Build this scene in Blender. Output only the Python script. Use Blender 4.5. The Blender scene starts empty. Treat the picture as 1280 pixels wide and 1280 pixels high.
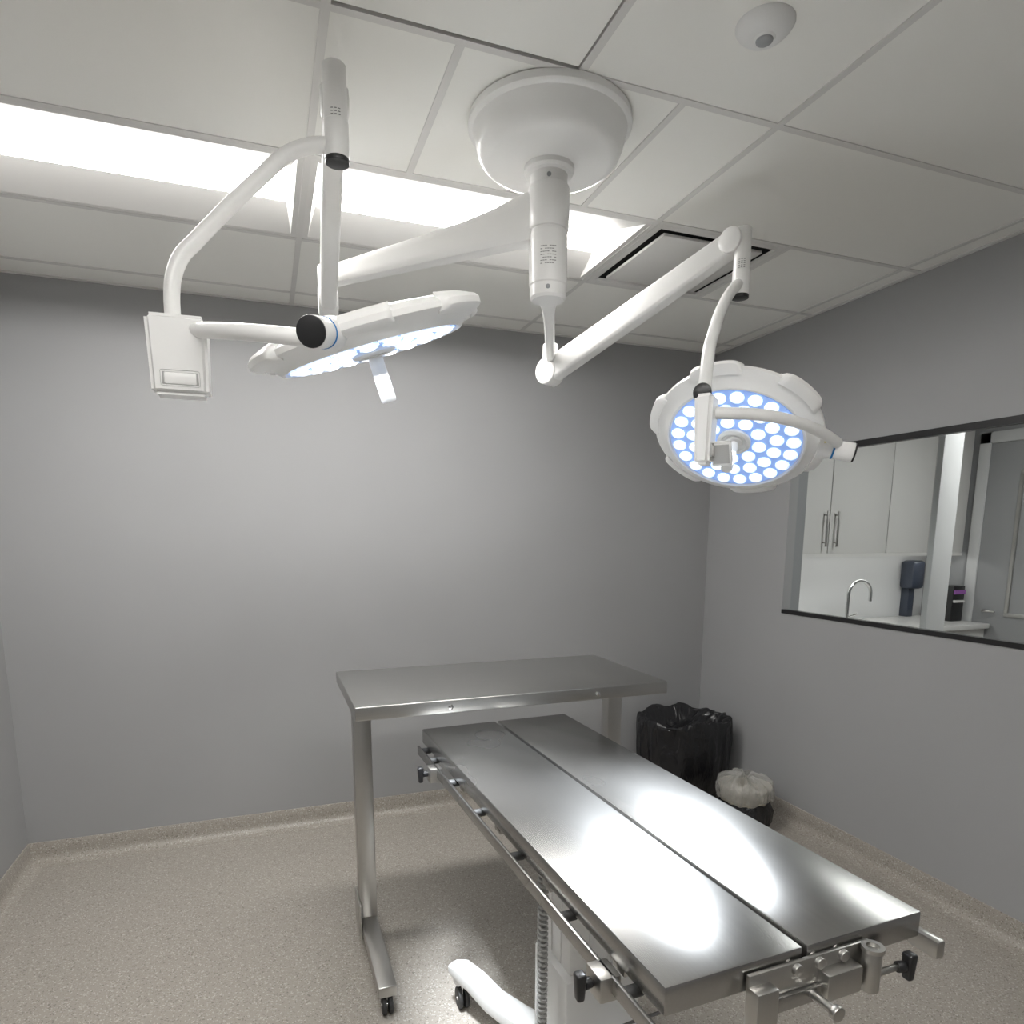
import bpy, bmesh, random
from math import *
from mathutils import Vector as V, Matrix, noise
random.seed(4)
sc=bpy.context.scene
try:
    sc.view_settings.view_transform='Standard'
except Exception: pass
# ---------------------------------------------------------------- materials
def mat(name,col,rough=.5,metal=0,spec=.5,emit=None,es=0,coat=0,sample=True):
    m=bpy.data.materials.new(name);m.use_nodes=True
    b=m.node_tree.nodes["Principled BSDF"]
    b.inputs["Base Color"].default_value=(*col,1);b.inputs["Roughness"].default_value=rough
    b.inputs["Metallic"].default_value=metal;b.inputs["Specular IOR Level"].default_value=spec
    b.inputs["Coat Weight"].default_value=coat
    if emit: b.inputs["Emission Color"].default_value=(*emit,1);b.inputs["Emission Strength"].default_value=es
    if not sample: m.cycles.emission_sampling='NONE'
    return m
def nd(m,t,**k):
    n=m.node_tree.nodes.new(t)
    for a,b in k.items(): setattr(n,a,b)
    return n
def lk(m,a,b): m.node_tree.links.new(a,b)
def coords(m,scale=(1,1,1)):
    tc=nd(m,"ShaderNodeTexCoord");mp=nd(m,"ShaderNodeMapping");mp.inputs["Scale"].default_value=scale
    lk(m,tc.outputs["Object"],mp.inputs["Vector"]);return mp.outputs[0]
def ramp(m,fac,stops):
    r=nd(m,"ShaderNodeValToRGB");e=r.color_ramp.elements
    while len(e)<len(stops): e.new(.5)
    for i,(p,c) in enumerate(stops): e[i].position=p;e[i].color=(*c,1)
    lk(m,fac,r.inputs[0]);return r.outputs[0]
def bsdf(m): return m.node_tree.nodes["Principled BSDF"]
def bump(m,h,strength,dist=.002):
    b=nd(m,"ShaderNodeBump");b.inputs["Strength"].default_value=strength;b.inputs["Distance"].default_value=dist
    lk(m,h,b.inputs["Height"]);lk(m,b.outputs[0],bsdf(m).inputs["Normal"])
def wallmat(name,col,rough=.5):
    m=mat(name,col,rough,spec=.35);c=coords(m)
    n=nd(m,"ShaderNodeTexNoise");n.inputs["Scale"].default_value=260;n.inputs["Detail"].default_value=3;lk(m,c,n.inputs["Vector"])
    bump(m,n.outputs["Fac"],.1,.001)
    n2=nd(m,"ShaderNodeTexNoise");n2.inputs["Scale"].default_value=1.3;lk(m,c,n2.inputs["Vector"])
    o=ramp(m,n2.outputs["Fac"],[(.3,tuple(x*.97 for x in col)),(.7,tuple(x*1.03 for x in col))])
    lk(m,o,bsdf(m).inputs["Base Color"]);return m
M_wall=wallmat("wall_paint_grey",(.362,.364,.368))
M_wall2=wallmat("wall_paint_light",(.66,.66,.66))
M_tile=mat("ceiling_tile",(.89,.885,.85),.8,spec=.2);c=coords(M_tile)
n=nd(M_tile,"ShaderNodeTexNoise");n.inputs["Scale"].default_value=420;n.inputs["Detail"].default_value=4;lk(M_tile,c,n.inputs["Vector"]);bump(M_tile,n.outputs["Fac"],.2,.001)
M_bar=mat("t_bar_white",(.70,.69,.67),.5)
def floormat(name):
    m=mat(name,(.4,.36,.3),.34,spec=.45);c=coords(m)
    v=nd(m,"ShaderNodeTexVoronoi");v.inputs["Scale"].default_value=240;lk(m,c,v.inputs["Vector"])
    sep=nd(m,"ShaderNodeSeparateColor");lk(m,v.outputs["Color"],sep.inputs[0])
    B=(.345,.315,.277)
    o=ramp(m,sep.outputs[0],[(.0,(.20,.18,.155)),(.06,(.25,.225,.195)),(.10,B),(.86,(.36,.33,.292)),(.90,(.44,.41,.37)),(1,(.56,.54,.50))])
    n=nd(m,"ShaderNodeTexNoise");n.inputs["Scale"].default_value=420;n.inputs["Detail"].default_value=2;lk(m,c,n.inputs["Vector"])
    o2=ramp(m,n.outputs["Fac"],[(.35,(.90,.90,.90)),(.65,(1.07,1.07,1.07))])
    mx=nd(m,"ShaderNodeMix",data_type='RGBA',blend_type='MULTIPLY');mx.inputs[0].default_value=1
    lk(m,o,mx.inputs[6]);lk(m,o2,mx.inputs[7]);lk(m,mx.outputs[2],bsdf(m).inputs["Base Color"])
    return m
M_floor=floormat("speckled_vinyl")
def steel(name,col=(.45,.447,.435),rough=.25,sc_=(30,.8,30),am=.05,ac=.02):
    m=mat(name,col,rough,metal=1);c=coords(m,sc_)
    n=nd(m,"ShaderNodeTexNoise");n.inputs["Scale"].default_value=9;n.inputs["Detail"].default_value=3;lk(m,c,n.inputs["Vector"])
    c2=coords(m);n2=nd(m,"ShaderNodeTexNoise");n2.inputs["Scale"].default_value=2.5;n2.inputs["Detail"].default_value=2;lk(m,c2,n2.inputs["Vector"])
    o=ramp(m,n2.outputs["Fac"],[(.1,(rough*(1-am),)*3),(.9,(rough*(1+am),)*3)]);lk(m,o,bsdf(m).inputs["Roughness"])
    oc=ramp(m,n.outputs["Fac"],[(.2,tuple(x*(1-ac) for x in col)),(.8,tuple(x*(1+ac) for x in col))]);lk(m,oc,bsdf(m).inputs["Base Color"])
    return m
M_steelY=steel("brushed_steel_long",col=(.42,.415,.405),rough=.265,am=.10,ac=.05)
M_steelX=steel("brushed_steel_cross",sc_=(.8,30,30),rough=.32,ac=.04)
M_steelZ=steel("brushed_steel_upright",sc_=(30,30,1.0),rough=.34,col=(.5,.49,.47))
M_chrome=mat("chrome",(.75,.75,.75),.08,metal=1)
M_white=mat("lamp_white_enamel",(.88,.875,.86),.28,spec=.5)
M_whitep=mat("white_powdercoat",(.80,.80,.79),.35)
M_black=mat("black_plastic",(.015,.015,.016),.35)
M_rub=mat("rubber_dark",(.03,.03,.03),.6)
M_dark=mat("dark_void",(.01,.01,.01),.9)
M_bluering=mat("blue_ring",(.02,.2,.5),.4)
M_yellow=mat("yellow_label",(.8,.6,.05),.5)
M_label=mat("label_print",(.2,.2,.2),.6)
M_lens=mat("troffer_lens",(.9,.9,.9),.5,emit=(1,.985,.955),es=31)
M_trof=mat("troffer_white",(.72,.71,.69),.45)
M_led=mat("led_lens",(.9,.95,1),.2,emit=(.88,.94,1),es=2.2,sample=False)
M_led2=mat("led_lens_rim",(.8,.9,1),.2,emit=(.66,.79,1),es=1.0,sample=False)
M_ledbg=mat("led_reflector",(.35,.45,.65),.25,emit=(.18,.36,.85),es=.5,sample=False)
M_grey=mat("grey_plastic",(.35,.36,.37),.4)
M_cab=mat("cabinet_white_gloss",(.76,.75,.73),.25)
M_cord=mat("cord_grey",(.42,.42,.41),.45)
M_glass=bpy.data.materials.new("window_glass");M_glass.use_nodes=True
nt=M_glass.node_tree;nt.nodes.clear();o=nt.nodes.new("ShaderNodeOutputMaterial");mx=nt.nodes.new("ShaderNodeMixShader");tr=nt.nodes.new("ShaderNodeBsdfTransparent");gl=nt.nodes.new("ShaderNodeBsdfGlossy");fr=nt.nodes.new("ShaderNodeFresnel")
gl.inputs["Roughness"].default_value=.0;fr.inputs[0].default_value=1.12;tr.inputs[0].default_value=(.93,.95,.95,1)
nt.links.new(fr.outputs[0],mx.inputs[0]);nt.links.new(tr.outputs[0],mx.inputs[1]);nt.links.new(gl.outputs[0],mx.inputs[2]);nt.links.new(mx.outputs[0],o.inputs[0])
M_bag=mat("black_bag_film",(.012,.012,.014),.25,spec=.6);c=coords(M_bag,(1,1,.45));n=nd(M_bag,"ShaderNodeTexNoise");n.inputs["Scale"].default_value=12;n.inputs["Detail"].default_value=3;n.inputs["Distortion"].default_value=1.2;lk(M_bag,c,n.inputs["Vector"]);bump(M_bag,n.outputs["Fac"],.8,.02)
M_cbag=mat("clear_bag_film",(.74,.73,.70),.12,spec=.9);bsdf(M_cbag).inputs["Alpha"].default_value=.38;c=coords(M_cbag);n=nd(M_cbag,"ShaderNodeTexNoise");n.inputs["Scale"].default_value=38;n.inputs["Detail"].default_value=4;n.inputs["Distortion"].default_value=2;lk(M_cbag,c,n.inputs["Vector"]);bump(M_cbag,n.outputs["Fac"],1,.02)
M_pail=mat("pail_beige",(.5,.47,.40),.35)
# ---------------------------------------------------------------- mesh helpers
def new(): return bmesh.new()
def finish(name,bm,m,parent=None,ang=35,smooth=True):
    bmesh.ops.recalc_face_normals(bm,faces=bm.faces[:])
    for f in bm.faces: f.smooth=smooth
    for e in bm.edges:
        if len(e.link_faces)==2 and e.calc_face_angle(0)>radians(ang): e.smooth=False
    me=bpy.data.meshes.new(name);bm.to_mesh(me);bm.free();me.materials.append(m)
    ob=bpy.data.objects.new(name,me);sc.collection.objects.link(ob)
    if parent:
        ob.parent=parent;ob.matrix_parent_inverse=Matrix.Translation(-V(parent.location))
    return ob
def empty(name,loc=(0,0,0)):
    e=bpy.data.objects.new(name,None);e.location=loc;e.empty_display_size=.1;sc.collection.objects.link(e);return e
def merge(bm,b2,M=None):
    if M is not None: bmesh.ops.transform(b2,matrix=M,verts=b2.verts[:])
    me=bpy.data.meshes.new("t");b2.to_mesh(me);b2.free();bm.from_mesh(me);bpy.data.meshes.remove(me)
def box(bm,lo,hi,bev=0,M=None,seg=2):
    b=new();bmesh.ops.create_cube(b,size=1)
    for v in b.verts: v.co=V([lo[i]+(v.co[i]+.5)*(hi[i]-lo[i]) for i in range(3)])
    if bev: bmesh.ops.bevel(b,geom=b.edges[:],offset=bev,segments=seg,affect='EDGES',profile=.5)
    merge(bm,b,M)
def frame(z,up=V((0,0,1))):
    z=V(z).normalized()
    if abs(z.dot(up))>.98: up=V((0,1,0))
    x=up.cross(z).normalized();y=z.cross(x);return x,y,z
def fm(o,z,up=V((0,0,1))):
    x,y,z=frame(z,up);o=V(o)
    return Matrix(((x.x,y.x,z.x,o.x),(x.y,y.y,z.y,o.y),(x.z,y.z,z.z,o.z),(0,0,0,1)))
def lathe(bm,prof,M=None,seg=48):
    b=new();rings=[]
    for r,z in prof:
        if r<1e-6: rings.append([b.verts.new((0,0,z))])
        else: rings.append([b.verts.new((r*cos(2*pi*i/seg),r*sin(2*pi*i/seg),z)) for i in range(seg)])
    for a,c in zip(rings,rings[1:]):
        for i in range(seg):
            j=(i+1)%seg
            if len(a)==1 and len(c)==1: continue
            if len(a)==1: b.faces.new((a[0],c[j],c[i]))
            elif len(c)==1: b.faces.new((a[i],a[j],c[0]))
            else: b.faces.new((a[i],a[j],c[j],c[i]))
    merge(bm,b,M)
def cyl(bm,p0,p1,r0,r1=None,bev=.002,seg=28):
    if r1 is None:r1=r0
    p0=V(p0);p1=V(p1);L=(p1-p0).length;k=min(bev,L*.3)
    lathe(bm,[(0,0),(r0-k,0),(r0-k*.3,k*.3),(r0,k),(r1,L-k),(r1-k*.3,L-k*.3),(r1-k,L),(0,L)],fm(p0,p1-p0),seg)
def sweep(bm,pts,r,seg=14,smooth=8,M=None):
    P=[V(p) for p in pts]
    if smooth>1 and len(P)>2:
        Q=[]
        E=[P[0]*2-P[1]]+P+[P[-1]*2-P[-2]]
        for i in range(1,len(E)-2):
            for s in range(smooth):
                t=s/smooth;a,b,c,d=E[i-1:i+3]
                Q.append(.5*((2*b)+(c-a)*t+(2*a-5*b+4*c-d)*t*t+(3*b-a-3*c+d)*t**3))
        Q.append(P[-1]);P=Q
    b=new();rings=[];t0=(P[1]-P[0]).normalized();x,y,_=frame(t0)
    for i,p in enumerate(P):
        t=(P[min(i+1,len(P)-1)]-P[max(i-1,0)]).normalized()
        x=(x-t*x.dot(t)).normalized();y=t.cross(x)
        rr=r[0]+(r[1]-r[0])*i/(len(P)-1) if isinstance(r,tuple) else r
        rings.append([b.verts.new(p+(x*cos(2*pi*k/seg)+y*sin(2*pi*k/seg))*rr) for k in range(seg)])
    for a,c in zip(rings,rings[1:]):
        for i in range(seg): b.faces.new((a[i],a[(i+1)%seg],c[(i+1)%seg],c[i]))
    b.faces.new(rings[0]);b.faces.new(rings[-1]);merge(bm,b,M)
def beam(bm,p0,p1,w0,h0,w1,h1,bev=.008,side_up=V((0,0,1)),zoff=(0,0)):
    p0=V(p0);p1=V(p1);M=fm(p0,p1-p0,side_up);L=(p1-p0).length
    b=new();bmesh.ops.create_cube(b,size=1)
    for v in b.verts:
        e=v.co.z>0;w,h=(w1,h1) if e else (w0,h0)
        v.co=V((v.co.x*w,v.co.y*h+(zoff[1] if e else zoff[0]),L if e else 0))
    bmesh.ops.bevel(b,geom=b.edges[:],offset=bev,segments=3,affect='EDGES',profile=.5)
    merge(bm,b,M)
def loft(bm,secs,up=V((0,0,1)),n=24):
    P=[V(s[0]) for s in secs];b=new();R=[]
    for i,(c,w,h) in enumerate(secs):
        t=(P[min(i+1,len(P)-1)]-P[max(i-1,0)]);x,y,z=frame(t,up);ring=[]
        for k in range(n):
            a=2*pi*(k+.5)/n;ca,sa=cos(a),sin(a);q=(abs(ca)**5+abs(sa)**5)**(-.2)
            ring.append(b.verts.new(P[i]+x*(w/2*q*ca)+y*(h/2*q*sa)))
        R.append(ring)
    for A,B in zip(R,R[1:]):
        for k in range(n): b.faces.new((A[k],A[(k+1)%n],B[(k+1)%n],B[k]))
    b.faces.new(R[0]);b.faces.new(R[-1]);merge(bm,b)
def simple(name,lo,hi,m,bev=0,parent=None):
    bm=new();box(bm,lo,hi,bev);return finish(name,bm,m,parent)
# ---------------------------------------------------------------- room
H=2.74;XR=2.729;YB=3.686;XL=-1.178;YF=-1.6;XH=5.62;YH=4.38
simple("floor",(XL-.12,YF-.12,-.1),(XH+.12,YH+.12,0),M_floor)
simple("wall_back",(XL-.12,YB,0),(XR,YB+.12,H+.25),M_wall)
simple("wall_left",(XL-.12,YF,0),(XL,YB,H+.25),M_wall)
simple("wall_front",(XL-.12,YF-.12,0),(XH,YF,H+.25),M_wall)
WY0,WY1,WZ0,WZ1=.55,2.975,1.18,2.07
bm=new()
for lo,hi in [((XR,YF,0),(XR+.12,YH,WZ0)),((XR,YF,WZ1),(XR+.12,YH,H+.25)),((XR,YF,WZ0),(XR+.12,WY0,WZ1)),((XR,WY1,WZ0),(XR+.12,YH,WZ1))]: box(bm,lo,hi)
finish("wall_right",bm,M_wall)
simple("wall_hall_back",(XR+.12,YH,0),(XH+.12,YH+.12,H+.25),M_wall2)
simple("wall_hall_right",(XH,YF,0),(XH+.12,YH,H+.25),M_wall)
simple("roof_slab",(XL-.12,YF-.12,H+.25),(XH+.12,YH+.12,H+.3),M_dark)
def cove(name,a,b,inn):
    prof=[(0,.105),(.004,.105),(.007,.10),(.007,.05),(.011,.03),(.022,.014),(.04,.005),(.07,.001),(.07,0),(0,0)]
    bm=new();a=V(a);b=V(b);n=V(inn);R=[]
    for p in (a,b): R.append([bm.verts.new(p+n*d+V((0,0,z))) for d,z in prof])
    k=len(prof)
    for i in range(k): bm.faces.new((R[0][i],R[0][(i+1)%k],R[1][(i+1)%k],R[1][i]))
    bm.faces.new(R[0]);bm.faces.new(R[1]);finish(name,bm,M_floor)
cove("baseboard_back",(XL,YB,0),(XR,YB,0),(0,-1,0))
cove("baseboard_right",(XR,YF,0),(XR,YB,0),(-1,0,0))
cove("baseboard_left",(XL,YF,0),(XL,YB,0),(1,0,0))
# ceiling
G=.6096;g0=.1826;h0=1.6711
ys=[YF,h0-5*G,h0-4*G,h0-3*G,h0-2*G,h0-G,h0,h0+G,h0+2*G,h0+3*G,YB]
xs=[XL,g0-2*G,g0,g0+2*G,g0+4*G,XR]
rows=[]
for j in range(len(ys)-1):
    xr=list(xs)
    if j==5: xr=sorted(xr+[g0+G])
    if j==6: xr=sorted(xr+[g0+.5*G,g0+1.5*G])
    if j==7: xr=sorted(xr+[g0+3*G])
    rows.append(xr)
trof=[];vent=None
bm=new();bb=new();w=.0105
for j,xr in enumerate(rows):
    y0,y1=ys[j],ys[j+1]
    for i in range(len(xr)-1):
        x0,x1=xr[i],xr[i+1]
        if j in (3,7) and x1<g0+2.1*G and x0>XL+.01: trof.append((x0,x1,y0,y1))  # nearer row is an unseen pair, added to front-light the lamp arms
        elif j==7 and abs(x0-(g0+2*G))<1e-3: vent=(x0,x1,y0,y1)
        else:
            yy=y1-.001;xx=x1-.001
            if j==5 and abs(x0-g0)<1e-3: yy=y1-.019;xx=x1-.015
            box(bm,(x0+.001,y0+.001,H),(xx,yy,H+.015))
    for x in xr[1:-1]: box(bb,(x-w,y0+w,H-.003),(x+w,y1-w,H+.02))
for y in ys[1:-1]: box(bb,(XL,y-w,H-.003),(XR,y+w,H+.02))
finish("ceiling",bm,M_tile);finish("trim_1",bb,M_bar)
simple("ceiling_hall",(XR+.12,YF,H),(XH,YH,H+.02),M_tile)
bm=new()
box(bm,(XL,YB-.022,H-.004),(XR,YB,H+.01));box(bm,(XR-.022,YF,H-.004),(XR,YB-.022,H+.01));box(bm,(XL,YF,H-.004),(XL+.022,YB-.022,H+.01))
finish("trim_2",bm,M_bar)
for k,(x0,x1,y0,y1) in enumerate(trof):
    e=empty("recessed_ceiling_light",((x0+x1)/2,(y0+y1)/2,H))
    a=.0107;ix0,ix1,iy0,iy1=x0+a,x1-a,y0+a,y1-a
    L=[(ix0,ix1,iy0,iy1,H-.001),(ix0+.02,ix1-.02,iy0+.02,iy1-.02,H-.001),(ix0+.04,ix1-.04,y0+.20,y1-.19,H+.045)]
    b=new();R=[[b.verts.new(c) for c in ((q[0],q[2],q[4]),(q[1],q[2],q[4]),(q[1],q[3],q[4]),(q[0],q[3],q[4]))] for q in L]
    for A,B in zip(R,R[1:]):
        for i in range(4): b.faces.new((A[i],A[(i+1)%4],B[(i+1)%4],B[i]))
    finish("housing",b,M_trof,e,ang=5)
    q=L[2];bm=new();box(bm,(q[0],q[2],q[4]-.002),(q[1],q[3],q[4]+.01));finish("lens",bm,M_lens,e)
x0,x1,y0,y1=vent;e=empty("air_diffuser",((x0+x1)/2,(y0+y1)/2,H))
bm=new();o=.04
box(bm,(x0+.012,y0+.012,H-.003),(x1-.012,y0+o,H+.006));box(bm,(x0+.012,y1-o,H-.003),(x1-.012,y1-.012,H+.006))
box(bm,(x0+.012,y0+o,H-.003),(x0+o,y1-o,H+.006));box(bm,(x1-o,y0+o,H-.003),(x1-.012,y1-o,H+.006));finish("surround",bm,M_trof,e)
bm=new();o2=.075;box(bm,(x0+o2,y0+o2,H-.008),(x1-o2,y1-o2,H+.004),.003);finish("plaque",bm,M_trof,e)
bm=new();box(bm,(x0+.02,y0+.02,H+.05),(x1-.02,y1-.02,H+.07));finish("plenum",bm,M_dark,e)
e=empty("motion_sensor",(1.11,1.385,H));bm=new()
lathe(bm,[(0,-.032),(.02,-.031),(.024,-.028),(.03,-.028),(.045,-.023),(.058,-.012),(.064,-.003),(.064,0),(0,0)],Matrix.Translation((1.11,1.385,H)))
finish("body",bm,M_whitep,e);bm=new();lathe(bm,[(0,-.039),(.012,-.038),(.018,-.034),(.020,-.028),(0,-.026)],Matrix.Translation((1.11,1.385,H)));finish("lens",bm,M_grey,e)
# window
e=empty("window_1",(XR+.03,(WY0+WY1)/2,(WZ0+WZ1)/2))
bm=new();f=.022
box(bm,(XR-.004,WY0,WZ0),(XR+.03,WY1,WZ0+f));box(bm,(XR-.004,WY0,WZ1-.03),(XR+.03,WY1,WZ1));finish("frame",bm,M_black,e)
bm=new();box(bm,(XR+.055,WY0,WZ0),(XR+.061,WY1,WZ1));finish("glass",bm,M_glass,e)
# ---------------------------------------------------------------- hall beyond the window
e=empty("wall_cabinet",(4.2,4.2,1.9));bm=new();cx=[3.0,3.545,4.09,4.70,5.16,5.58];bh=new()
box(bm,(2.86,4.04,1.475),(5.585,4.37,2.55));box(bm,(2.86,4.02,1.45),(5.585,4.035,1.476))
for a,b in zip(cx,cx[1:]): box(bm,(a+.004,4.018,1.478),(b-.004,4.04,2.55),.002)
finish("carcass",bm,M_cab,e)
for x in (4.035,4.145):
    cyl(bh,(x,3.985,1.53),(x,3.985,1.80),.008);cyl(bh,(x,3.985,1.56),(x,4.02,1.56),.005);cyl(bh,(x,3.985,1.77),(x,4.02,1.77),.005)
finish("handles",bh,M_steelZ,e)
bm=new();box(bm,(3.0,4.10,1.462),(5.5,4.13,1.474));finish("under_cabinet_strip",bm,mat("strip_led",(.9,.9,.9),.5,emit=(1,.98,.95),es=9),e)
e=empty("sink_counter",(4.2,4.1,.45));bm=new();box(bm,(2.86,3.72,.86),(5.58,4.37,.90),.004);finish("worktop",bm,M_cab,e)
bm=new();box(bm,(2.86,3.76,.0),(5.58,4.37,.86));finish("base_cabinet",bm,M_cab,e)
e=empty("faucet",(4.43,4.1,.9));bm=new()
cyl(bm,(4.43,4.1,.90),(4.43,4.1,.94),.025);pts=[(4.43,4.1,.93),(4.43,4.1,1.10)]+[(4.43+.12-.12*cos(a),4.1,1.14+.11*sin(a)) for a in [pi*i/8 for i in range(0,9)]]+[(4.67,4.1,1.08)]
sweep(bm,pts,.014,smooth=4);cyl(bm,(4.45,4.1,.96),(4.50,4.06,.985),.007);finish("spout",bm,M_chrome,e)
e=empty("soap_dispenser",(5.36,4.30,1.2));bm=new();box(bm,(5.31,4.24,1.15),(5.46,4.379,1.40),.03);box(bm,(5.35,4.30,.90),(5.42,4.379,1.16),.004);finish("body",bm,mat("dispenser_navy",(.05,.06,.085),.3),e)
e=empty("desk_organizer",(5.47,4.0,1.0));bm=new();box(bm,(5.40,3.93,.90),(5.54,4.07,1.20),.006);finish("tray",bm,M_black,e)
bm=new();box(bm,(5.41,3.916,1.13),(5.53,3.931,1.165));finish("files",bm,mat("file_purple",(.35,.12,.45),.5),e)
bm=new();box(bm,(5.41,3.916,1.06),(5.53,3.931,1.08));finish("files_light",bm,M_cab,e)
e=empty("outlet_plate",(3.92,4.37,.96));bm=new();box(bm,(3.86,4.365,.93),(3.98,4.379,1.0),.003);finish("plate",bm,M_whitep,e)
simple("wall_column",(3.725,2.86,0),(3.885,2.90,H),M_wall2,.004)
e=empty("door_1",(XH,3.4,1.1));bm=new()
DY1,DY0,DT=3.98,2.95,2.36
box(bm,(XH-.03,DY1-.09,0),(XH+.0,DY1,DT+.09),.004);box(bm,(XH-.03,DY0,0),(XH,DY0+.09,DT+.09),.004);box(bm,(XH-.03,DY0,DT),(XH,DY1,DT+.09),.004)
finish("door_frame",bm,M_wall2,e)
bm=new();box(bm,(XH-.018,DY0+.09,.01),(XH,DY1-.09,DT),.003);finish("leaf",bm,M_wall,e)
bm=new();
for lo,hi in [((XH-.03,3.1,1.0),(XH-.015,3.13,2.1)),((XH-.03,3.60,1.0),(XH-.015,3.63,2.1)),((XH-.03,3.1,2.1),(XH-.015,3.63,2.13)),((XH-.03,3.1,.97),(XH-.015,3.63,1.0))]: box(bm,lo,hi,.002)
cyl(bm,(XH-.05,3.79,1.0),(XH-.05,3.69,1.0),.009);cyl(bm,(XH-.02,3.79,1.0),(XH-.05,3.79,1.0),.012);finish("lite_frame_and_lever",bm,M_steelZ,e)
e=empty("recessed_ceiling_light",(4.4,2.2,H));bm=new();box(bm,(4.0,1.6,H-.012),(4.6,2.8,H-.002));finish("lens",bm,mat("hall_fill_lens",(.9,.9,.9),.5,emit=(1,.99,.97),es=15),e)  # unseen flat panel, added to brighten the hall
# ---------------------------------------------------------------- surgical light
S=empty("surgical_light",(.80,1.88,H))
cx,cy=.80,1.88
bm=new();lathe(bm,[(0,H),(.215,H),(.224,H-.003),(.226,H-.012),(.226,H-.022),(.222,H-.027),(.214,H-.030),(.211,H-.036),(.203,H-.072),(.195,H-.09),(.182,H-.103),(.165,H-.109),(.10,H-.113),(.072,H-.116),(0,H-.116)],Matrix.Translation((cx,cy,0)),72)
finish("ceiling_canopy",bm,M_white,S)
bm=new();lathe(bm,[(0,2.65),(.070,2.65),(.070,2.612),(.064,2.605),(.052,2.603),(.052,2.455),(.0545,2.453),(.0545,2.318),(.052,2.315),(.052,2.285),(.046,2.278),(0,2.278)],Matrix.Translation((cx,cy,0)),48)
finish("spindle",bm,M_white,S)
vd=V((cx,cy,0)).normalized()
bm=new()
for i in range(7):
    for k in range(-3,4):
        if (i*7+k)%5==0: continue
        a=atan2(-vd.y,-vd.x)+k*.12
        p=V((cx+.0548*cos(a),cy+.0548*sin(a),2.405-.0075*i))
        box(bm,(-.0026,-.0008,-.0003),(.0026,.0008,.0003),0,fm(p,(cos(a),sin(a),0)))
finish("label",bm,M_label,S)
bm=new();
for z in (2.585,2.30):
    a=atan2(-vd.y,-vd.x);p=V((cx+.052*cos(a),cy+.052*sin(a),z));cyl(bm,p,p+V((cos(a),sin(a),0))*.003,.006,bev=.001)
finish("screws",bm,M_grey,S)
EA=V((.24,2.45,0));EB=V((1.125,2.61,0))
def L3(a,b,t,z): return (a[0]+(b[0]-a[0])*t,a[1]+(b[1]-a[1])*t,z)
A0=(cx,cy)
bm=new();cyl(bm,(cx,cy,2.575),(cx,cy,2.46),.058,bev=.006)
loft(bm,[(L3(A0,EA,0,2.503),.085,.135),(L3(A0,EA,.08,2.500),.078,.128),(L3(A0,EA,.18,2.492),.07,.108),(L3(A0,EA,.32,2.483),.064,.092),(L3(A0,EA,.6,2.474),.057,.076),(L3(A0,EA,1,2.460),.050,.056)])
cyl(bm,(EA.x,EA.y,2.495),(EA.x,EA.y,2.42),.031,bev=.006);finish("extension_arm_1",bm,M_white,S)
bm=new();loft(bm,[(L3(A0,EB,0,2.345),.085,.10),(L3(A0,EB,.1,2.345),.07,.10),(L3(A0,EB,.2,2.343),.045,.095),(L3(A0,EB,.4,2.34),.036,.085),(L3(A0,EB,1,2.335),.036,.072)])
cyl(bm,(EB.x,EB.y,2.375),(EB.x,EB.y,2.285),.031,bev=.006);finish("extension_arm_2",bm,M_white,S)
def cylvec(bm,c,ax,r,L,bev=.004): c=V(c);ax=V(ax).normalized();cyl(bm,c-ax*L/2,c+ax*L/2,r,bev=bev)
CA=V((.197,1.68,0));CB=V((1.475,1.888,0))
def spring(name,E,ez,C,z,w,h0_,h1_,w1=None):
    bm=new();d=(C-E).normalized();side=V((d.y,-d.x,0))
    p0=E+V((0,0,ez));p1=C+V((0,0,z))-d*.03
    cyl(bm,E+V((0,0,ez+.055)),E+V((0,0,ez-.0)),.029,bev=.004)
    cylvec(bm,p0,side,h0_*.56,w+.012,.006)
    beam(bm,p0,p1,w,h0_,w1 or w,h1_,.012)
    cylvec(bm,p1,side,h1_*.54,w+.010,.006)
    beam(bm,p1,C+V((0,0,z-.012)),w*.8,h1_*.9,w*.8,h1_*.9,.01)
    finish(name,bm,M_white,S)
spring("spring_arm_1",EA,2.385,CA,2.575,.052,.080,.060)
spring("spring_arm_2",EB,2.268,CB,2.54,.060,.092,.072)
def pivot(name,C,z0,z1,r):
    bm=new();lathe(bm,[(0,z1),(r-.004,z1),(r,z1-.004),(r,z0+.075),(r+.0015,z0+.073),(r+.0015,z0+.004),(r,z0),(0,z0)],Matrix.Translation((C.x,C.y,0)),36);finish(name,bm,M_white,S)
    bm=new();cyl(bm,(C.x,C.y,z0-.010),(C.x,C.y,z0+.001),r+.001,bev=.002);finish(name+"_cap",bm,M_black,S)
    bm=new();vd=V((C.x,C.y,0)).normalized()
    for i in range(5):
        for k in range(-1,2):
            a=atan2(-vd.y,-vd.x)+k*.3;p=V((C.x+(r+.0006)*cos(a),C.y+(r+.0006)*sin(a),z1-.10-.006*i))
            box(bm,(-.0025,-.0007,-.0003),(.0025,.0007,.0003),0,fm(p,(cos(a),sin(a),0)))
    finish(name+"_label",bm,M_label,S)
pivot("pivot_1",CA,2.445,2.635,.026);pivot("pivot_2",CB,2.375,2.575,.026)
tr_=.0165
bm=new();sweep(bm,[(.197,1.68,2.475),(.15,1.69,2.470),(.110,1.70,2.458),(.078,1.70,2.436),(.04,1.70,2.398),(-.030,1.70,2.326),(-.110,1.70,2.238),(-.138,1.70,2.206),(-.156,1.70,2.165),(-.163,1.70,2.12),(-.164,1.70,2.06)],tr_,smooth=6);finish("yoke_1_upper",bm,M_white,S)
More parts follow.
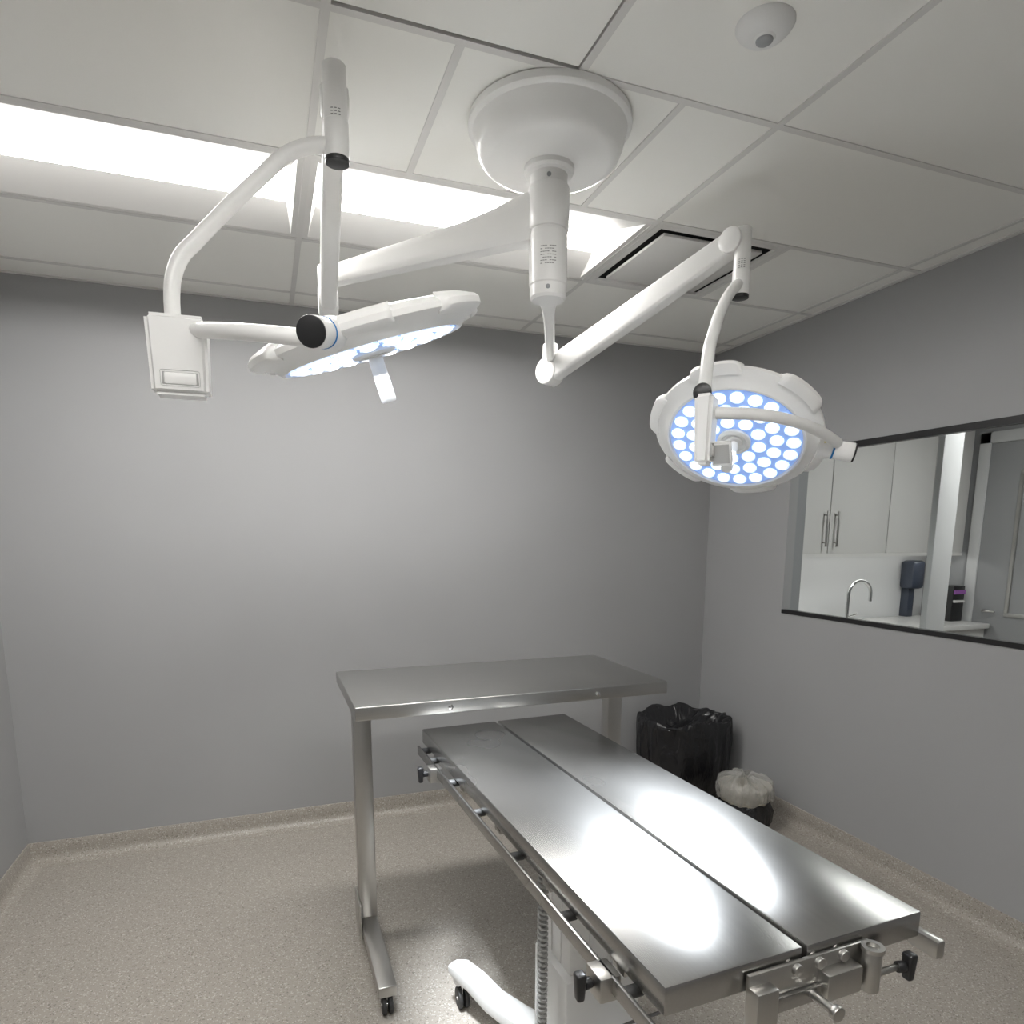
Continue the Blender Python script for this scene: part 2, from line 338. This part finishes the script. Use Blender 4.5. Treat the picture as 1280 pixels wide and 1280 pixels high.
bm=new();sweep(bm,[(-.16,1.69,2.045),(-.115,1.66,2.046),(-.075,1.585,2.030),(-.01,1.50,2.010),(.05,1.455,1.999),(.13,1.435,1.993)],tr_,smooth=8);finish("yoke_1_lower",bm,M_white,S)
def ctrlbox(name,c,rad,wr,wt,hh,tap=.85,rec=(-.40,-.20)):
    rad=V(rad).normalized();t=V((-rad.y,rad.x,0));c=V(c)
    b=new();bmesh.ops.create_cube(b,size=1)
    for v in b.verts:
        k=1 if v.co.z>0 else tap
        v.co=V((v.co.x*wr*k,v.co.y*wt*k,v.co.z*hh))
    bmesh.ops.bevel(b,geom=b.edges[:],offset=.010,segments=3,affect='EDGES')
    M=Matrix(((rad.x,t.x,0,c.x),(rad.y,t.y,0,c.y),(rad.z,t.z,1,c.z),(0,0,0,1)))
    bm=new();merge(bm,b,M);
    sgn=1 if (t.dot(-c))>0 else -1
    finish(name,bm,M_white,S)
    bm=new();box(bm,(-wr*.34,sgn*wt*.44,hh*rec[0]),(wr*.30,sgn*wt*.475,hh*rec[1]),.004,M);finish(name+"_recess",bm,M_cord,S)
    bm=new();box(bm,(-wr*.28,sgn*wt*.45,hh*(rec[0]+.025)),(wr*.24,sgn*wt*.49,hh*(rec[1]-.025)),.003,M);finish(name+"_grip",bm,M_white,S)
ctrlbox("control_box_1",(-.155,1.69,1.993),(-1,.03,0),.122,.075,.165,.93)
bm=new();sweep(bm,[(1.475,1.888,2.41),(1.44,1.868,2.392),(1.39,1.84,2.345),(1.325,1.787,2.275),(1.27,1.735,2.205),(1.235,1.705,2.15),(1.205,1.672,2.08),(1.186,1.652,1.99)],(.0165,.019),smooth=7);finish("yoke_2_upper",bm,M_white,S)
bm=new();sweep(bm,[(1.19,1.64,1.955),(1.235,1.612,1.952),(1.321,1.592,1.951),(1.41,1.592,1.946),(1.50,1.605,1.937),(1.60,1.63,1.922),(1.70,1.664,1.900)],tr_,smooth=7);finish("yoke_2_lower",bm,M_white,S)
bm=new();cylvec(bm,(1.172,1.640,2.005),(.6,.8,0),.0255,.05);finish("yoke_2_cap",bm,M_black,S)
ctrlbox("control_box_2",(1.182,1.632,1.905),(-.77,-.64,0),.085,.052,.19,.8)
bm=new();box(bm,(-.028,-.036,-.006),(.028,.036,.006),.004,fm((1.225,1.61,1.842),(-.65,-.55,-.5)));finish("touch_panel",bm,M_whitep,S)
bm=new();box(bm,(-.022,-.028,.005),(.022,.028,.0075),.001,fm((1.225,1.61,1.842),(-.65,-.55,-.5)));finish("touch_panel_screen",bm,M_cord,S)
def head(tag,c,nrm,spotW,joint,up=V((0,0,1))):
    c=V(c);n=V(nrm).normalized();M=fm(c,-n,up);F=-.020
    bm=new()
    lathe(bm,[(.216,F),(.222,F),(.226,F+.004),(.238,-.004),(.262,.004),(.270,.010),(.270,.022),(.262,.031),(.235,.040),(.15,.054),(.07,.060),(0,.061)],M,96)
    lathe(bm,[(.216,F),(.214,F+.008),(.0,F+.008)],M,96)
    for k in range(6):
        a0=k*pi/3+.15;a1=a0+.62;N=16;b=new();R=[]
        prof=[(.258,-.003),(.281,.002),(.289,.009),(.289,.022),(.281,.030),(.252,.042)]
        for i in range(N+1):
            a=a0+(a1-a0)*i/N;s=1-(abs(2*i/N-1)**8)*.75
            R.append([b.verts.new(((.258+(r-.258)*s)*cos(a),(.258+(r-.258)*s)*sin(a),z)) for r,z in prof])
        for A,B in zip(R,R[1:]):
            for i in range(len(prof)): b.faces.new((A[i],A[(i+1)%len(prof)],B[(i+1)%len(prof)],B[i]))
        b.faces.new(R[0]);b.faces.new(R[-1]);merge(bm,b,M)
    finish("lamp_head_"+tag,bm,M_white,S)
    bm=new();lathe(bm,[(.210,F+.0075),(.210,F+.004),(.05,F+.004),(.05,F+.0075)],M,72);finish("led_reflector_"+tag,bm,M_ledbg,S)
    bm=new();b2=new()
    for r,N,ph in ((.082,9,.1),(.133,15,.3),(.184,21,0)):
        for i in range(N):
            a=ph+2*pi*i/N;MM=M@Matrix.Translation((r*cos(a),r*sin(a),F))
            lathe(bm,[(0,-.0035),(.009,-.003),(.0150,-.001),(.0150,.001),(0,.002)],MM,16)
            lathe(b2,[(.0150,-.0005),(.0220,.0),(.0220,.0035),(.0150,.003)],MM,16)
    finish("leds_"+tag,bm,M_led,S);finish("led_rims_"+tag,b2,M_led2,S)
    bm=new();lathe(bm,[(.052,F+.008),(.054,F-.004),(.050,F-.008),(.042,F-.010),(.036,F-.004),(.030,F-.004),(.028,F-.012),(0,F-.012)],M,40);finish("handle_socket_"+tag,bm,M_whitep,S)
    bm=new();lathe(bm,[(0,F-.012),(.016,F-.012),(.018,F-.02),(.019,F-.112),(.017,F-.118),(0,F-.118)],M,28);finish("sterile_handle_"+tag,bm,M_white,S)
    j=V(joint);d=(j-c);d=(d-n*d.dot(n)).normalized()
    p=c+d*.255-n*.014
    bm=new();cyl(bm,p,p+d*.045,.034,.030);finish("rim_joint_"+tag,bm,M_white,S)
    bm=new();cyl(bm,p+d*.045,p+d*.051,.030);finish("joint_ring_"+tag,bm,M_bluering,S)
    q=p+d*.051;bm=new();cyl(bm,q,q+d*.057,.029,.030);finish("joint_sleeve_"+tag,bm,M_white,S)
    bm=new();cyl(bm,q+d*.057,q+d*.063,.029);finish("joint_cap_"+tag,bm,M_black,S)
    L=bpy.data.lights.new("beam_"+tag,'SPOT');L.energy=spotW;L.spot_size=radians(40);L.spot_blend=1;L.shadow_soft_size=.10;L.color=(.88,.94,1)
    lo=bpy.data.objects.new("beam_"+tag,L);sc.collection.objects.link(lo)
    lo.matrix_world=fm(c+n*.06,-n);lo.parent=S;lo.matrix_parent_inverse=Matrix.Translation(-V(S.location))
head("1",(.262,1.70,2.066),(.345,.108,-1),600,(.125,1.42,1.99))
head("2",(1.475,1.873,1.934),(-.489,-.36,-.795),600,(1.753,1.674,1.886))
bm=new();box(bm,(-.012,-.009,0),(.012,.009,.001),0,fm((1.655,1.655,1.907),(-.612,-.777,-.147)));finish("warning_label",bm,M_yellow,S)
# ---------------------------------------------------------------- casters
def caster(bmw,bmf,x,y,r=.032,zt=.09,dirv=(0,1)):
    d=V((dirv[0],dirv[1],0)).normalized();s=V((-d.y,d.x,0));c=V((x,y,r))-d*.012
    for k in (-.011,.011): cylvec(bmw,c+s*k,s,r,.014,.004)
    cyl(bmf,c+s*-.02,c+s*.02,.006);beam(bmf,V((x,y,zt-.01)),c+V((0,0,.012)),.012,.036,.006,.02,.003)
    cyl(bmf,(x,y,zt-.018),(x,y,zt),.016)
T=empty("instrument_table",(.85,2.5,0));tx0,tx1,ty0,ty1,tz=.25,1.47,2.195,2.83,1.04
bm=new();box(bm,(tx0,ty0,tz-.048),(tx1,ty1,tz),.004,seg=3);finish("top",bm,M_steelX,T)
bm=new()
for x in (.58,1.16): cyl(bm,(x,ty0-.006,tz-.026),(x,ty0+.002,tz-.026),.009)
finish("screws",bm,M_chrome,T)
bm=new();bw=new();bf=new()
for x in (.305,1.385):
    box(bm,(x-.034,2.46,.09),(x+.034,2.52,tz-.045),.005)
    box(bm,(x-.032,2.02,.075),(x+.032,2.64,.115),.006)
    box(bm,(x-.040,2.40,.06),(x-.034,2.56,.20),.001);
    for y in (2.06,2.60): caster(bw,bf,x,y,.033,.078)
finish("legs",bm,M_steelZ,T);finish("caster_wheels",bw,M_rub,T);finish("caster_forks",bf,M_chrome,T)
# ---------------------------------------------------------------- surgery table
Ox=.805;Oy=1.54
Tb=empty("operating_table",(Ox,Oy,0));MT=Matrix.Translation((Ox,Oy,0))@Matrix.Rotation(radians(1.9),4,'Z')
def tbox(bm,lo,hi,bev=0): box(bm,lo,hi,bev,MT)
def tp(x,y,z): return MT@V((x,y,z))
Wd=.286;Ln=.746
bm=new();tbox(bm,(-Wd,-Ln,.868),(-.005,Ln,.92),.004);finish("top_panel_left",bm,M_steelY,Tb)
bm=new();tbox(bm,(.005,-Ln,.868),(Wd,Ln,.92),.004);finish("top_panel_right",bm,M_steelY,Tb)
bm=new();tbox(bm,(-.03,-Ln+.02,.850),(.03,Ln-.01,.868));finish("drain_trough",bm,M_rub,Tb)
bm=new();tbox(bm,(-.17,-.52,.80),(.17,.52,.868),.006)
for y in (-.6,-.3,0,.3,.6):
    tbox(bm,(-.28,y-.02,.85),(.28,y+.02,.868),.002)
finish("under_frame",bm,M_steelY,Tb)
bm=new()
for s in (-1,1): tbox(bm,(s*.306-.004,-Ln-.015,.835),(s*.306+.004,Ln-.02,.866),.002)
tbox(bm,(-.12,-Ln-.022,.828),(.135,-Ln-.012,.856),.002)
finish("side_rails",bm,M_steelY,Tb)
bm=new()
for s in (-1,1):
    for y in (-.66,-.42,-.15,.12,.36,.58,.69): cyl(bm,tp(s*.270,y,.855),tp(s*.304,y,.855),.011)
finish("rail_standoffs",bm,M_rub,Tb)
bm=new()
tbox(bm,(-.332,-.63,.818),(-.290,-.575,.866),.005);tbox(bm,(-.332,.47,.818),(-.290,.52,.866),.005)
tbox(bm,(-.13,-Ln-.012,.835),(.14,-Ln-.003,.905),.003);tbox(bm,(-.13,-Ln-.034,.80),(-.085,-Ln-.004,.885),.003);tbox(bm,(.02,-Ln-.036,.83),(.10,-Ln-.008,.88),.004)
for x in (-.03,.02,.075): cyl(bm,tp(x,-Ln-.02,.893),tp(x,-Ln,.893),.010)
cyl(bm,tp(.0,-Ln-.07,.845),tp(.0,-Ln-.01,.845),.008);cyl(bm,tp(.0,-Ln-.078,.845),tp(.0,-Ln-.066,.845),.013)
cyl(bm,tp(.125,-Ln-.03,.825),tp(.125,-Ln-.03,.90),.016);lathe(bm,[(.016,0),(.019,0),(.019,.008),(.011,.008),(.011,-.01)],Matrix.Translation(tp(.125,-Ln-.03,.90)))
cyl(bm,tp(.14,-Ln-.03,.85),tp(.19,-Ln-.03,.85),.006)
tbox(bm,(.296,-Ln-.03,.835),(.318,-Ln+.03,.87),.004)
finish("clamps",bm,M_steelZ,Tb)
bm=new()
def knob(p,d):
    p=V(p);d=V(d).normalized();cyl(bm,p,p+d*.016,.010);x,y,z=frame(d)
    beam(bm,p+d*.024-y*.026,p+d*.024+y*.026,.014,.018,.02,.022,.005)
knob(tp(-.335,-.60,.845),(-1,-.25,0));knob(tp(-.335,.495,.845),(-1,-.2,0));knob(tp(.19,-Ln-.03,.85),(1,-.25,0))
finish("clamp_knobs",bm,M_black,Tb)
bm=new();sweep(bm,[tp(-.12,-.55,.85),tp(-.10,-.60,.80),tp(-.09,-.55,.70),tp(-.07,-.3,.45),tp(-.05,-.12,.25)],.004,seg=8);finish("power_cable",bm,M_black,Tb)
bm=new()
tbox(bm,(-.105,-.085,.44),(.085,.085,.80),.01);tbox(bm,(-.125,-.105,.12),(.105,.105,.44),.012)
for x in (-.045,.015): tbox(bm,(x-.004,-.088,.45),(x+.004,-.083,.79),.001)
for y in (-.03,.03): tbox(bm,(-.108,y-.004,.45),(-.103,y+.004,.79),.001)
tbox(bm,(-.14,-.13,.07),(.12,.13,.14),.015)
finish("lift_column",bm,M_whitep,Tb)
bm=new();bw=new();bf=new()
for sx in (-1,1):
    for sy in (-1,1):
        f=(sx*.235,sy*.47)
        a=[((.04*sx,.06*sy,.10),.11,.06),((.12*sx,.22*sy,.092),.09,.055),((.17*sx,.32*sy,.10),.08,.055),((.205*sx,.40*sy,.125),.075,.055),((f[0],f[1],.132),.072,.05),((f[0]*1.07,f[1]*1.07,.125),.05,.035)]
        loft(bm,[(tp(*q),w_,h_) for q,w_,h_ in a])
        cyl(bm,tp(f[0],f[1],.13),tp(f[0],f[1],.085),.030,.028,bev=.006)
        p=tp(f[0],f[1],0);caster(bw,bf,p.x,p.y,.036,.09)
finish("base_legs",bm,M_whitep,Tb);finish("caster_wheels",bw,M_rub,Tb);finish("caster_forks",bf,M_chrome,Tb)
bm=new();p=[];N=46*8
for i in range(N+1):
    a=2*pi*i/8;z=.80-(.80-.10)*i/N;p.append(tp(-.165+.012*cos(a),-.04+.012*sin(a),z))
sweep(bm,p,.0042,seg=6,smooth=1);finish("coiled_cord",bm,M_cord,Tb)
bm=new();tbox(bm,(-.22,-.12,.0),(-.12,.02,.05),.012);sweep(bm,[tp(-.165,-.04,.10),tp(-.165,-.04,.06),tp(-.165,-.05,.045)],.005,seg=8);finish("foot_switch",bm,M_black,Tb)
# ---------------------------------------------------------------- bins
def bagbin(name,c,parts,seed=0,sq=3.2,seg=128,zf=1.8):
    e=empty(name,(c[0],c[1],0));
    def ring(b,sx,sy,z,amp,fr):
        R=[]
        for i in range(seg):
            a=2*pi*i/seg;ca,sa=cos(a),sin(a);k=(abs(ca)**sq+abs(sa)**sq)**(-1/sq)
            nn=noise.noise(V((ca*fr,sa*fr,z*zf+seed)))+.6*noise.noise(V((ca*fr*2.7,sa*fr*2.7,z*zf*2+seed+9)))
            k*=1+amp*nn
            R.append(b.verts.new((c[0]+sx*k*ca,c[1]+sy*k*sa,max(.0,z+(amp*.35*noise.noise(V((ca*3,sa*3,seed+z*9))) if z>.05 else 0)))))
        return R
    for nm,m,rows in parts:
        b=new();Rs=[ring(b,*r) for r in rows]
        for A,B in zip(Rs,Rs[1:]):
            for i in range(seg): b.faces.new((A[i],A[(i+1)%seg],B[(i+1)%seg],B[i]))
        if nm=="body": b.faces.new(Rs[0])
        finish(nm,b,m,e,ang=60)
rx,ry,h,ms,drop=.268,.21,.485,.020,.42
bagbin("black_trash_bin",(2.39,3.38),[
 ("body",M_black,[(rx*.8,ry*.8,.0,0,1),(rx*.82,ry*.82,.01,0,1),(rx*.95,ry*.95,h-.01,0,1),(rx*.97,ry*.97,h,0,1),(rx*.92,ry*.92,h,0,1),(rx*.88,ry*.88,h-.06,0,1)]),
 ("liner",M_bag,[(rx*.90,ry*.90,h-drop-.02,ms*3,5),(rx*.97,ry*.97,h-drop,ms*4,6),(rx*1.0,ry*1.0,h-drop*.62,ms*4,6),(rx*1.03,ry*1.03,h-drop*.35,ms*4,6),(rx*1.03,ry*1.03,h-drop*.2,ms*4,6),(rx*1.03,ry*1.03,h-.02,ms*3,6),(rx*1.02,ry*1.02,h+.010,ms*4,5),(rx*.98,ry*.98,h+.022,ms*6,5),(rx*.90,ry*.90,h+.012,ms*6,5),(rx*.82,ry*.82,h-.03,ms*5,5),(rx*.72,ry*.72,h-.06,ms*6,5),(rx*.45,ry*.45,h-.075,ms*6,5),(rx*.05,ry*.05,h-.07,0,5)])],seed=2)
rx=ry=.13
bagbin("lined_waste_pail",(2.46,2.87),[
 ("body",M_bag,[(rx*.95,ry*.95,.0,0,1),(rx*1.12,ry*1.12,.03,.08,5),(rx*1.15,ry*1.15,.09,.09,5),(rx*1.0,ry*1.0,.15,.05,5)]),
 ("pail_rim",M_pail,[(rx*.94,ry*.94,.10,0,1),(rx*1.04,ry*1.04,.215,0,1),(rx*1.09,ry*1.09,.22,0,1),(rx*1.09,ry*1.09,.235,0,1),(rx*.98,ry*.98,.235,0,1),(rx*.9,ry*.9,.10,0,1)]),
 ("contents",M_pail,[(rx*.9,ry*.9,.17,.05,4),(rx*.5,ry*.5,.20,.1,4),(rx*.05,ry*.05,.19,0,4)]),
 ("liner",M_cbag,[(rx*1.12,ry*1.12,.165,.08,11),(rx*1.18,ry*1.18,.18,.08,11),(rx*1.2,ry*1.2,.205,.07,12),(rx*1.17,ry*1.17,.235,.07,12),(rx*1.08,ry*1.08,.256,.07,11),(rx*.92,ry*.92,.270,.08,11),(rx*.7,ry*.7,.276,.12,9),(rx*.5,ry*.5,.270,.15,9),(rx*.25,ry*.25,.279,.2,8),(rx*.05,ry*.05,.272,0,5)])],seed=7,sq=2.05,zf=9)
# ---------------------------------------------------------------- camera
f,cyy,yaw,pit,roll,zc=826.4931,804.3083,.3533,.1627,.003,1.6125
fw=V((sin(yaw)*cos(pit),cos(yaw)*cos(pit),-sin(pit)));r=V((cos(yaw),-sin(yaw),0));u=r.cross(fw)
r2=r*cos(roll)+u*sin(roll);u2=-r*sin(roll)+u*cos(roll);b=-fw
cd=bpy.data.cameras.new("camera");cd.sensor_width=36;cd.lens=f/1280*36;cd.shift_y=(cyy-640)/1280;cd.clip_start=.02
co=bpy.data.objects.new("camera",cd);sc.collection.objects.link(co)
co.matrix_world=Matrix(((r2.x,u2.x,b.x,0),(r2.y,u2.y,b.y,0),(r2.z,u2.z,b.z,zc),(0,0,0,1)));sc.camera=co
w=bpy.data.worlds.new("world");sc.world=w;w.use_nodes=True;w.node_tree.nodes["Background"].inputs[0].default_value=(.05,.05,.05,1)
